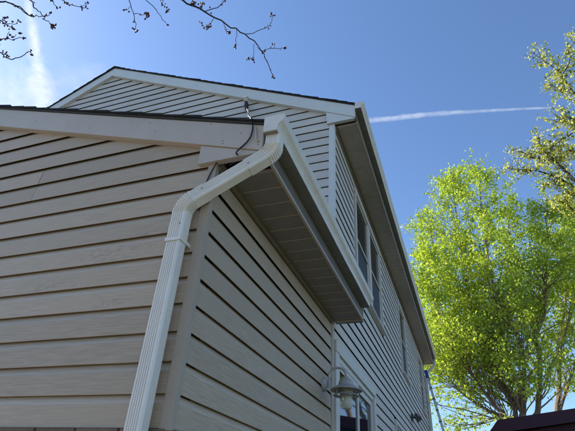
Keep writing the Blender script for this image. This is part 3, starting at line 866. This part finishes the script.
def leafy_tree(name, stems, label, seed, bark, leafmat, b_from, dens, lsize, blen, group, base, rbase):
    rr = random.Random(seed)
    root = empty(name, base, label, 'tree', group)
    wood = MB(); V = []; F = []
    for st in stems:
        path = smooth_path(st['p'], 4)
        r0, r1 = st['r']
        n = len(path)
        radii = [r0 + (r1 - r0) * (i / (n - 1)) ** 0.8 for i in range(n)]
        wood.tube(path, radii, 8)
        i0 = int(n * b_from)
        for i in range(i0, n):
            if path[i].z < 5.0: continue
            fr = (i - i0) / max(1, n - 1 - i0)
            t = (path[min(i+1, n-1)] - path[max(i-1, 0)]).normalized()
            for q in range(dens[0]):
                if fr < 0.4 and rr.random() < 0.45: continue
                L = blen * (1.05 - 0.62 * fr) * rr.uniform(0.55, 1.15)
                d = branch_dir(t, rr, rad(rr.uniform(26, 52 + 24 * fr)), 0.12)
                p0 = path[i].lerp(path[max(i-1, 0)], rr.random())
                bp = wander(p0, d, L, rr, 6, 0.16, 0.05)
                rb = min(radii[i] * 0.5, 0.006 + 0.009 * L)
                wood.tube(bp, [rb * (1 - 0.8 * k / 6) for k in range(7)], 5)
                for s_ in range(dens[1]):
                    k = rr.randint(3 if fr < 0.5 else 2, 6)
                    t2 = (bp[k] - bp[k-1]).normalized()
                    L2 = L * rr.uniform(0.25, 0.5)
                    bp2 = wander(bp[k], branch_dir(t2, rr, rad(rr.uniform(20, 65)), 0.0), L2, rr, 4, 0.2, -0.02)
                    wood.tube(bp2, [0.007, 0.006, 0.005, 0.004, 0.003], 3, False)
                    for l_ in range(int(dens[2] * (0.75 + 0.35 * fr))):
                        kk = rr.randint(1, 4)
                        pp = bp2[kk].lerp(bp2[kk-1], rr.random()) + Vector((rr.gauss(0, .15), rr.gauss(0, .15), rr.gauss(0, .15) - 0.06))
                        leaf_faces(V, F, pp, lsize * rr.uniform(0.5, 1.5), rr)
    obj('trunk', wood, bark, root, smooth=True, recalc=False)
    obj('crown', MB().add(V, F), leafmat, root, recalc=False)
    return root
def stem_px(pxs, Y, base, ydrift=0.0):
    out = [Vector(base)]
    for i, (x, y) in enumerate(pxs): out.append(on_y(x, y, Y + ydrift * i / len(pxs)))
    return out
TY = 22.0
b1 = on_y(525, 431, TY); base1 = (b1.x + 0.25, TY, 0)
leafy_tree('maple_tree', [
    dict(p=stem_px([(514,431),(505,418),(484,392),(470,371),(450,338),(433,300),(424,262)], TY, (base1[0]-.2, TY, 0), -1.5), r=(0.12, 0.025)),
    dict(p=stem_px([(524,431),(522,412),(505,388),(487,355),(475,322),(467,288),(461,250),(455,205),(451,178)], TY, base1, 0.8), r=(0.15, 0.025)),
    dict(p=stem_px([(519,431),(514,407),(500,385),(491,362),(478,340),(455,308),(438,265),(430,225)], TY, (base1[0]-.1, TY, 0), 2.0), r=(0.13, 0.025)),
    dict(p=stem_px([(526,431),(524,412),(524,360),(519,340),(505,318),(492,280),(484,230),(478,172)], TY, (base1[0]+.1, TY+.1, 0), -1.0), r=(0.13, 0.025)),
    dict(p=stem_px([(513,431),(498,416),(474,402),(452,382),(437,352),(428,325)], TY, (base1[0]-.15, TY-.1, 0), 1.5), r=(0.09, 0.02)),
    ], 'tall light green spring tree with several leaning trunks, nearest the house', 11, 'bark', 'leaf', 0.2, (4, 6, 20), 0.125, 3.6, 'leafy trees behind the shed', base1, 0.3)
b2 = on_y(537, 431, 23.5)
leafy_tree('maple_tree', [
    dict(p=stem_px([(537,431),(538,410),(540,367),(535,336),(529,318),(519,287),(511,245),(506,205)], 23.5, (b2.x, 23.5, 0), 1.0), r=(0.17, 0.025)),
    dict(p=stem_px([(535.5,338),(545,311),(545,283),(548,245),(544,205)], 23.5, on_y(537, 345, 23.5), -1.0), r=(0.12, 0.025)),
    ], 'straight trunked light green tree that forks low, in the middle behind the shed', 23, 'bark', 'leaf2', 0.25, (4, 6, 20), 0.125, 3.2, 'leafy trees behind the shed', (b2.x, 23.5, 0), 0.3)
b3 = on_y(559, 431, 26)
leafy_tree('maple_tree', [
    dict(p=stem_px([(559,431),(559,388),(561,332),(566,290),(563,240),(568,205)], 26, (b3.x, 26, 0), 1.0), r=(0.17, 0.03)),
    dict(p=stem_px([(560.5,345),(575,300),(585,250),(590,215)], 26, on_y(560, 352, 26), 1.0), r=(0.13, 0.03)),
    dict(p=stem_px([(563,400),(580,350),(592,300),(600,260)], 26, on_y(559, 415, 26), -1.0), r=(0.1, 0.03)),
    ], 'rightmost straight trunked green tree behind the shed, at the picture edge', 37, 'bark', 'leaf2', 0.25, (4, 6, 20), 0.13, 3.4, 'leafy trees behind the shed', (b3.x, 26, 0), 0.3)

# --- pale blossoming tree, near, coming in from the right
def blossom_tree():
    rr = random.Random(5); Y = 7.2
    base = Vector((5.6, 7.6, 0))
    root = empty('blossom_tree', base, 'pale cream blossoming tree reaching in from the upper right edge', 'tree')
    wood = MB(); V = []; F = []; V2 = []; F2 = []
    def lim(pxs, r0, r1, start=None, leaves=True, tw=2, pts=None):
        P = ([Vector(start)] if start else []) + (pts or [on_y(x, y, Y + dy) for (x, y, dy) in pxs])
        path = smooth_path(P, 5); n = len(path)
        wood.tube(path, [r0 + (r1 - r0) * i / (n - 1) for i in range(n)], 7)
        if not leaves: return path
        for i in range(1, n):
            t = (path[i] - path[i-1]).normalized()
            for q in range(tw):
                L = rr.uniform(0.12, 0.42)
                bp = wander(path[i].lerp(path[i-1], rr.random()), branch_dir(t, rr, rad(rr.uniform(25, 75)), 0.1), L, rr, 3, 0.22, 0.05)
                wood.tube(bp, [0.007, 0.005, 0.004, 0.003], 4, False)
                for kk in range(1, 4):
                    if rr.random() < 0.45: continue
                    for l_ in range(rr.randint(6, 13)):
                        pp = bp[kk] + Vector((rr.gauss(0, .05), rr.gauss(0, .05), rr.gauss(0, .045)))
                        if rr.random() < 0.72: leaf_faces(V, F, pp, rr.uniform(0.035, 0.07), rr, 0)
                        else: leaf_faces(V2, F2, pp, rr.uniform(0.05, 0.09), rr, 0.2)
        return path
    crotch = Vector((5.3, 7.5, 3.0))
    wood.tube(smooth_path([base, (5.55, 7.6, 1.2), crotch], 4), [0.2 - 0.005 * i for i in range(9)], 9)
    c2 = Vector((4.9, 7.4, 5.2)); c3 = Vector((4.8, 7.3, 7.6))
    wood.tube(smooth_path([crotch, c2, c3, (5.0, 7.2, 9.2)], 4), [0.14 - 0.0095 * i for i in range(13)], 8)
    lim([(600,205,0),(574,180,0),(559,165,.1),(550,157,.1),(534,158,.2),(521,151,.2)], 0.045, 0.008, c2)
    lim([(559,165,.1),(545,152,0),(538,140,-.1)], 0.015, 0.005)
    lim([(590,204,.1),(575,187,.3),(548,174,.3),(528,170,.4),(509,169,.4)], 0.03, 0.006, on_y(600, 205, Y))
    lim([(605,140,0),(574,94,0),(562,76,0),(550,65,0),(533,53,0)], 0.04, 0.006, c3)
    lim([(574,94,0),(562,90,.2),(549,84,.2)], 0.012, 0.005)
    lim([(605,150,-.2),(580,125,-.2),(568,117,-.3),(556,122,-.3)], 0.03, 0.006, c3)
    lim([(580,125,-.2),(570,135,-.2),(558,142,-.2),(552,146,-.2)], 0.014, 0.005)
    lim([(562,76,0),(570,60,0),(568,48,0)], 0.012, 0.005)
    lim([(574,94,0),(585,70,0),(580,45,0),(575,35,0)], 0.02, 0.005)
    lim([(600,205,0),(580,215,.2),(568,205,.3),(556,200,.3)], 0.02, 0.005)
    lim([(600,170,0),(585,155,.2),(572,150,.3),(563,152,.3)], 0.02, 0.005, c3)
    lim([(592,200,.4),(575,196,.5),(560,186,.5),(545,184,.6)], 0.02, 0.005, c2)
    topc = Vector((5.0, 7.2, 9.2))
    for (st, en) in ((topc, (5.3, 7.3, 11.2)), (topc, (6.2, 6.6, 10.6)), (topc, (5.7, 8.4, 10.6)), (c3, (6.4, 7.6, 9.0)), (c3, (5.8, 6.0, 8.8)), (c2, (6.9, 7.0, 7.2)), (c2, (6.3, 8.8, 7.4)), (crotch, (7.2, 7.9, 5.6)), (crotch, (6.6, 6.3, 5.9))):
        en = Vector(en); md = st.lerp(en, 0.5) + Vector((rr.gauss(0, .12), rr.gauss(0, .12), 0.2))
        lim(None, 0.035, 0.006, st, True, 3, [md, en])
    obj('trunk', wood, 'bark_dark', root, smooth=True, recalc=False)
    obj('blossom', MB().add(V, F), 'blossom', root, recalc=False)
    obj('crown', MB().add(V2, F2), 'blossom_leaf', root, recalc=False)
blossom_tree()

# --- budding tree behind the photographer, its twigs hang into the top of the view
def bud_tree():
    rr = random.Random(3)
    base = Vector((-3.4, -4.6, 0))
    root = empty('budding_tree', base, 'bare budding tree whose dark twigs hang in from the top left', 'tree')
    wood = MB(); V = MB()
    hub = Vector((-3.0, -4.0, 4.2)); hub2 = Vector((-2.2, -2.6, 5.6))
    wood.tube(smooth_path([base, (-3.45, -4.6, 1.5), hub], 5), [0.19 - 0.008 * i for i in range(11)], 10)
    wood.tube(smooth_path([hub, (-2.7, -3.3, 5.0), hub2], 5), [0.09 - 0.005 * i for i in range(11)], 8)
    wood.tube(smooth_path([hub, (-3.6, -4.3, 6.0), (-3.4, -4.6, 8.0)], 5), [0.1 - 0.008 * i for i in range(11)], 8)
    wood.tube(smooth_path([hub, (-3.4, -3.2, 5.0), (-3.0, -2.0, 5.2)], 5), [0.07 - 0.005 * i for i in range(11)], 8)
    hub3 = Vector((-3.0, -2.0, 5.2))
    def bud(p, d, s):
        d = d.normalized(); a = d.cross(Vector((rr.gauss(0,1), rr.gauss(0,1), rr.gauss(0,1)))).normalized(); b = d.cross(a)
        ring = [p + d*s*0.4 + (a*math.cos(k*math.pi/2.5) + b*math.sin(k*math.pi/2.5))*s*0.32 for k in range(5)]
        V.add([p[:]] + [q[:] for q in ring] + [(p + d*s)[:]], [(0, 1+(k+1) % 5, 1+k) for k in range(5)] + [(6, 1+k, 1+(k+1) % 5) for k in range(5)])
    def cluster(p, t, n, s):
        for _ in range(n): bud(p + Vector((rr.gauss(0,.007), rr.gauss(0,.007), rr.gauss(0,.007))), t + Vector((rr.gauss(0,.8), rr.gauss(0,.8), rr.gauss(0,.8))), s * rr.uniform(0.7, 1.3))
    def twig(pxs, D, r0, r1, start=None, tip=4, nodes_=0.5, D2=None):
        D2 = D if D2 is None else D2
        P = [at_d(x, y, D + (D2 - D) * i / max(1, len(pxs)-1)) for i, (x, y) in enumerate(pxs)]
        r0, r1 = r0 * 0.62, r1 * 0.75
        if start is not None:
            pre = P[0] + (P[0] - P[1]).normalized() * 0.45
            mid = Vector(start).lerp(pre, 0.55) + Vector((0, 0, 0.12))
            wood.tube(smooth_path([start, mid, pre], 4), [r0 * 2.2 - r0 * 1.2 * i / 8 for i in range(9)], 6)
            P = [pre] + P
        path = smooth_path(P, 4); n = len(path)
        path = [p + Vector((rr.gauss(0, .004), rr.gauss(0, .004), rr.gauss(0, .004))) for p in path]
        wood.tube(path, [r0 + (r1 - r0) * i / (n - 1) for i in range(n)], 6)
        first = 5 if start is not None else 1
        for i in range(first, n - 1):
            if rr.random() < nodes_:
                t = (path[i+1] - path[i]).normalized()
                cluster(path[i], branch_dir(t, rr, rad(60), 0), rr.randint(1, 2), 0.020)
        if tip: cluster(path[-1], path[-1] - path[-2], tip, 0.026)
        return path
    # main twig, top middle
    twig([(170,-12),(182.6,0),(204.5,11.9),(226.4,23.5),(245.2,34.4),(261,50),(267,61),(273,78)], 4.2, 0.014, 0.004, hub2, 3, 0.25, 4.5)
    twig([(204.5,12),(217,6.5),(230,-3)], 4.26, 0.006, 0.004, None, 0, 0.3)
    twig([(245.2,34.4),(261,29.7),(271,23.5),(272.5,15)], 4.37, 0.005, 0.003, None, 5, 0.4)
    twig([(262,51),(273,48.5),(285,48.5)], 4.42, 0.004, 0.003, None, 4, 0.4)
    twig([(274,48.6),(274,45)], 4.42, 0.003, 0.003, None, 3, 0)
    twig([(214,18),(210,24),(206,27.5)], 4.3, 0.004, 0.003, None, 6, 0.4)
    twig([(206,27.5),(201,22)], 4.3, 0.003, 0.003, None, 4, 0)
    twig([(223.5,22),(225,30),(229,33)], 4.33, 0.004, 0.003, None, 7, 0.3)
    twig([(236.5,29.5),(236.3,40),(236,47)], 4.36, 0.004, 0.003, None, 4, 0.3)
    twig([(254,43),(253.5,54),(252.5,60)], 4.42, 0.004, 0.003, None, 4, 0.2)
    twig([(253.3,57),(248,60)], 4.42, 0.003, 0.003, None, 4, 0)
    twig([(257,47),(263,52.5),(265,50.5)], 4.42, 0.003, 0.003, None, 3, 0)
    twig([(198,8.5),(195,5),(194,3)], 4.25, 0.004, 0.003, None, 7, 0.6)
    twig([(200,9.5),(201,5),(202,4)], 4.25, 0.004, 0.003, None, 7, 0.6)
    # group left of it
    twig([(126,-10),(129,0),(134,16),(136,29)], 4.3, 0.007, 0.003, hub2, 6, 0.3)
    twig([(134.5,13),(141,14.5),(148,13)], 4.3, 0.004, 0.003, None, 7, 0.4)
    twig([(148,12),(147,17)], 4.3, 0.003, 0.003, None, 3, 0.2)
    twig([(140,-10),(147,0),(158,12.5),(166.5,24)], 4.3, 0.006, 0.003, hub2, 1, 0.05)
    twig([(160,-8),(161,1),(167,9)], 4.3, 0.005, 0.003, hub2, 6, 0.4)
    twig([(131,6),(127,10)], 4.3, 0.003, 0.003, None, 4, 0.2)
    # top left corner
    twig([(-18,0),(0,1.7),(10,3),(21,8),(29,14.6),(40,16.7),(50,14.6)], 4.0, 0.012, 0.003, hub3, 3, 0.35)
    twig([(12,3.5),(24,12),(31,16)], 4.05, 0.006, 0.003, None, 3, 0.3)
    twig([(26,-12),(31,0),(34.4,7.3),(41.7,14.6),(50,23),(54.5,27)], 4.2, 0.010, 0.003, hub3, 5, 0.3)
    twig([(50,23),(53,28)], 4.2, 0.003, 0.003, None, 3, 0)
    twig([(48,-10),(52,0),(58,8)], 4.2, 0.006, 0.003, hub3, 2, 0.3)
    twig([(60,-8),(64,0),(71,5),(85.6,8)], 4.2, 0.007, 0.003, hub3, 5, 0.4)
    twig([(78,6.5),(88,4)], 4.2, 0.003, 0.002, None, 2, 0.3)
    twig([(-15,12),(0,20),(6,24),(12.5,28)], 3.9, 0.009, 0.003, hub3, 4, 0.4)
    twig([(6,24),(14,24),(20,21)], 3.9, 0.004, 0.002, None, 2, 0.3)
    twig([(3,22),(7,16)], 3.9, 0.004, 0.002, None, 2, 0.3)
    twig([(-15,42),(0,39.6),(8.3,38.6),(24,38.6)], 3.9, 0.008, 0.003, hub3, 2, 0.4)
    twig([(8,38.6),(9,31)], 3.9, 0.003, 0.002, None, 1, 0.3)
    twig([(12,38.6),(16,35)], 3.9, 0.003, 0.002, None, 1, 0.3)
    twig([(-15,45),(0,53),(8.3,58.4),(21,56),(30.5,51)], 3.9, 0.009, 0.003, hub3, 3, 0.35)
    twig([(2,54),(6,54.5)], 3.9, 0.003, 0.002, None, 2, 0.3)
    obj('branches', wood, 'bark_dark', root, smooth=True, recalc=False)
    tag(obj('buds', V, 'bud', root, recalc=False), kind='stuff')
bud_tree()

# ------------------------------------------------------------------ vapour trails and thin cloud, 8 km up
def trail(name, label, cat, spine, seed, alt=8000.0, kind=None, na=80, nb=13):
    """spine: (px, py, half width in px, density); a long flat swelling of ice cloud, thick in its middle"""
    from mathutils import noise as mn
    S = smooth_path([Vector((a[0], a[1], 0)) for a in spine], 12)
    n = len(S); V = []; D = []; F = []
    thick = []
    for i in range(n):
        u = i / (n - 1) * (len(spine) - 1); k = min(int(u), len(spine) - 2); t = u - k
        hw = spine[k][2] * (1-t) + spine[k+1][2] * t; de = spine[k][3] * (1-t) + spine[k+1][3] * t
        tg = (S[min(i+1, n-1)] - S[max(i-1, 0)]); tg.normalize(); nx, ny = -tg.y, tg.x
        endf = min(1.0, i / 4, (n - 1 - i) / 4)
        for side in (1, -1):
            for j in range(nb):
                v = -1 + 2 * j / (nb - 1)
                wob = 1 + 0.35 * mn.noise(Vector((i * 0.35, v * 0.8, seed))) + 0.2 * mn.noise(Vector((i * 0.9, v * 2, seed + 5)))
                x, y = S[i].x + nx * v * hw * wob, S[i].y + ny * v * hw * wob
                p = on_z(x, y, alt)
                w_ = hw * (p - CAM).length / FPX
                p.z += side * (0.35 * w_ * (1 - v * v) + 1.0)
                V.append(p[:]); D.append(de * endf * max(0.0, 1 - v * v) ** 1.6)
    m = 2 * nb
    for i in range(n - 1):
        for side in (0, 1):
            for j in range(nb - 1):
                q = i*m + side*nb + j; F.append((q, q+1, q+1+m, q+m))
    o = obj(name, MB().add(V, F), 'ice', None, smooth=True, recalc=False)
    at = o.data.attributes.new('veil', 'FLOAT', 'POINT'); at.data.foreach_set('value', D)
    return tag(o, label, cat, None, kind)
trail('contrail', 'thin white vapour trail running level across the blue sky right of the roof', 'contrail',
    [(345,123,3.2,0.3),(400,117.5,3.1,0.31),(440,113.5,2.9,0.33),(500,110,1.8,0.3),(562,107,0.9,0.25)], 1)
trail('contrail', 'very short bright vapour streak just above the leafy tree beside the eave', 'contrail',
    [(392,227.5,1.2,0.9),(400,227.2,1.0,0.9),(408,227,0.7,0.7)], 2)
trail('contrail', 'wide wispy vapour trail dropping from the top edge towards the left roof slope', 'contrail',
    [(24,-25,6,0.42),(29,8,6.5,0.46),(34,38,8,0.52),(37,62,10.5,0.55),(42,95,18,0.55),(48,130,20,0.5)], 3)
trail('cirrus_cloud', 'thin veil of white cloud low in the sky left of the gable', 'cloud',
    [(-120,130,55,0.34),(-50,112,50,0.34),(20,98,38,0.32),(70,84,22,0.2),(110,70,12,0.1)], 4, 7600.0, 'stuff')
